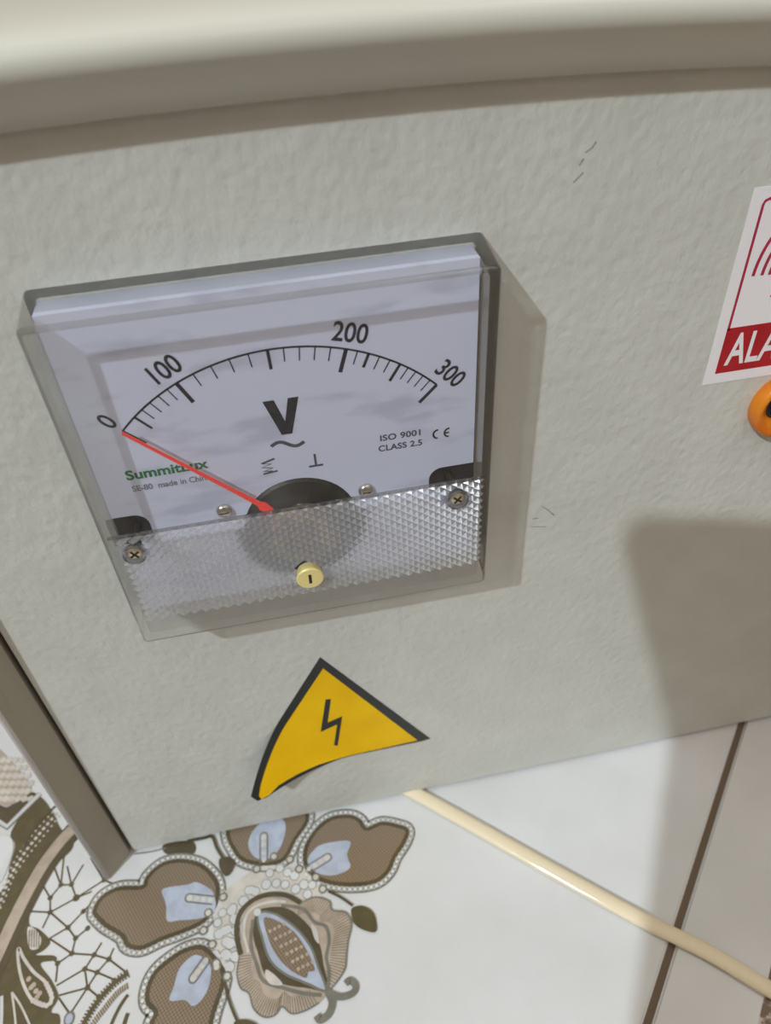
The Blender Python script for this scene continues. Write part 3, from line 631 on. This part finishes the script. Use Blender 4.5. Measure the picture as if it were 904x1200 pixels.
bolt = [(280 + a / 3.767, 750 + c_ / 3.767) for a, c_ in ((383, 260), (407, 258), (392, 362), (457, 334), (436, 465), (420, 462), (434, 370), (361, 404))]
bm = bmesh.new(); plateY(bm, [(onY(u, v).x / MM, onY(u, v).z / MM) for u, v in bolt], -.00019, -.00021); link('lightning_bolt', bm, M_blk, stk)

# ------------------------------------------------------------ alarm sticker at the right
M_wht = mat('sticker_white', (242, 238, 242), .4); bump_noise(M_wht, 200, .00008, .3)
M_sred = mat('sticker_red', (178, 22, 36), .4); tint_noise(M_sred, (172, 20, 34), (184, 28, 42), 200)
M_mag = mat('sticker_crimson', (176, 34, 70), .4); tint_noise(M_mag, (170, 30, 66), (184, 40, 76), 200)
al = empty('alarm_sticker', (.15, 0, .058)); tag(al, 'white and red alarm sticker above the orange ring at the right', 'sticker')
bm = bmesh.new(); plateY(bm, [(133.5, 37.2), (162.4, 37.2), (162.4, 80.6), (133.5, 80.6)], 0, -.0001); link('backing', bm, M_wht, al)
bm = bmesh.new(); plateY(bm, [(135.9, 39.8), (160.0, 39.8), (160.0, 51.0), (135.9, 51.0)], -.0001, -.00013); link('red_block', bm, M_sred, al)
bm = bmesh.new(); strokeY(bm, [(136.2, 50.5), (136.2, 77.2), (136.5, 77.9), (137.2, 78.2), (158.6, 78.2), (159.4, 77.9), (159.7, 77.2), (159.7, 50.5)], .6, -.00013); link('outline', bm, M_mag, al, recalc=False)
text('lettering', 'ALARM', 7.6, M_wht, al, 147.95, 45.6, -.00013, 0, .66, .02, space=1.06, width=21.0)
bm = bmesh.new(); icx, icz = 148.0, 62.0
for r in (9.6, 7.6, 5.9):
    for a0, a1 in ((112, 178), (2, 68)):
        strokeY(bm, [(icx + r * math.cos(math.radians(a)), icz + 1.5 * r * math.sin(math.radians(a))) for a in range(a0, a1 + 1, 6)], .75, -.00013)
link('sound_waves', bm, M_mag, al, recalc=False)
bm = bmesh.new(); plateY(bm, [(icx - 4.2, 57.2), (icx + 4.2, 57.2)] + [(icx + 3.6 * math.cos(math.radians(a)), 60 + 5.2 * math.sin(math.radians(a))) for a in range(0, 181, 15)], -.0001, -.00014); link('siren_symbol', bm, M_mag, al)

# ------------------------------------------------------------ orange ring below it
M_or = mat('orange_plastic', (226, 128, 22), .3); tint_noise(M_or, (214, 112, 14), (232, 140, 34), 90)
ri = empty('orange_ring_indicator', (.1555, 0, .029)); tag(ri, 'orange ringed indicator lamp under the alarm sticker', 'indicator lamp')
rp = [(8.3, 0), (8.5, 1.0), (8.3, 2.6), (7.9, 3.4), (7.2, 3.6), (6.6, 3.3), (5.8, 2.4), (4.6, 1.5), (4.3, .4)]
bm = bmesh.new(); lathe(bm, 155.6, 28.9, rp, 44); link('bezel', bm, M_or, ri, smooth=True)
bm = bmesh.new(); lathe(bm, 155.6, 28.9, [(4.4, .3), (4.2, .9), (3.6, 1.0), (3.4, .3), (0, .3)], 36); link('socket', bm, M_dark, ri)
bm = bmesh.new(); lathe(bm, 155.6, 28.9, [(2.8, .3), (2.7, 1.6), (1.9, 2.3), (0, 2.5)], 30); link('lens', bm, M_chrome, ri, smooth=True)

# ------------------------------------------------------------ the phone taking the picture (outside the frame, its shadow falls lower right)
M_ph = mat('phone_black', (30, 32, 36), .3); bump_noise(M_ph, 200, .00005, .2)
Rv = Vector(CW[0]); Dv = Vector(CW[1]); Fv = Vector(CW[2]); C0 = Vector(CP)
ph = empty('smartphone', C0 - Fv * .006); tag(ph, 'dark smartphone held upright in front of the cabinet', 'phone')
def phone_pt(a, b_, c_): return C0 + Rv * a * MM + Dv * b_ * MM - Fv * c_ * MM
out = rrect(-47.0, 29.0, -24.0, 140.0, 8)
bm = bmesh.new(); prism(bm, out, lambda a, b_: phone_pt(a, b_, 2.0), lambda a, b_: phone_pt(a, b_, 10.0)); link('body', bm, M_ph, ph)
M_scr = mat('phone_screen', (12, 12, 14), .08); bump_noise(M_scr, 50, .00001, .1)
bm = bmesh.new(); prism(bm, rrect(-44.5, 26.5, -21.5, 137.5, 6.5), lambda a, b_: phone_pt(a, b_, 10.0), lambda a, b_: phone_pt(a, b_, 10.2)); link('screen', bm, M_scr, ph)
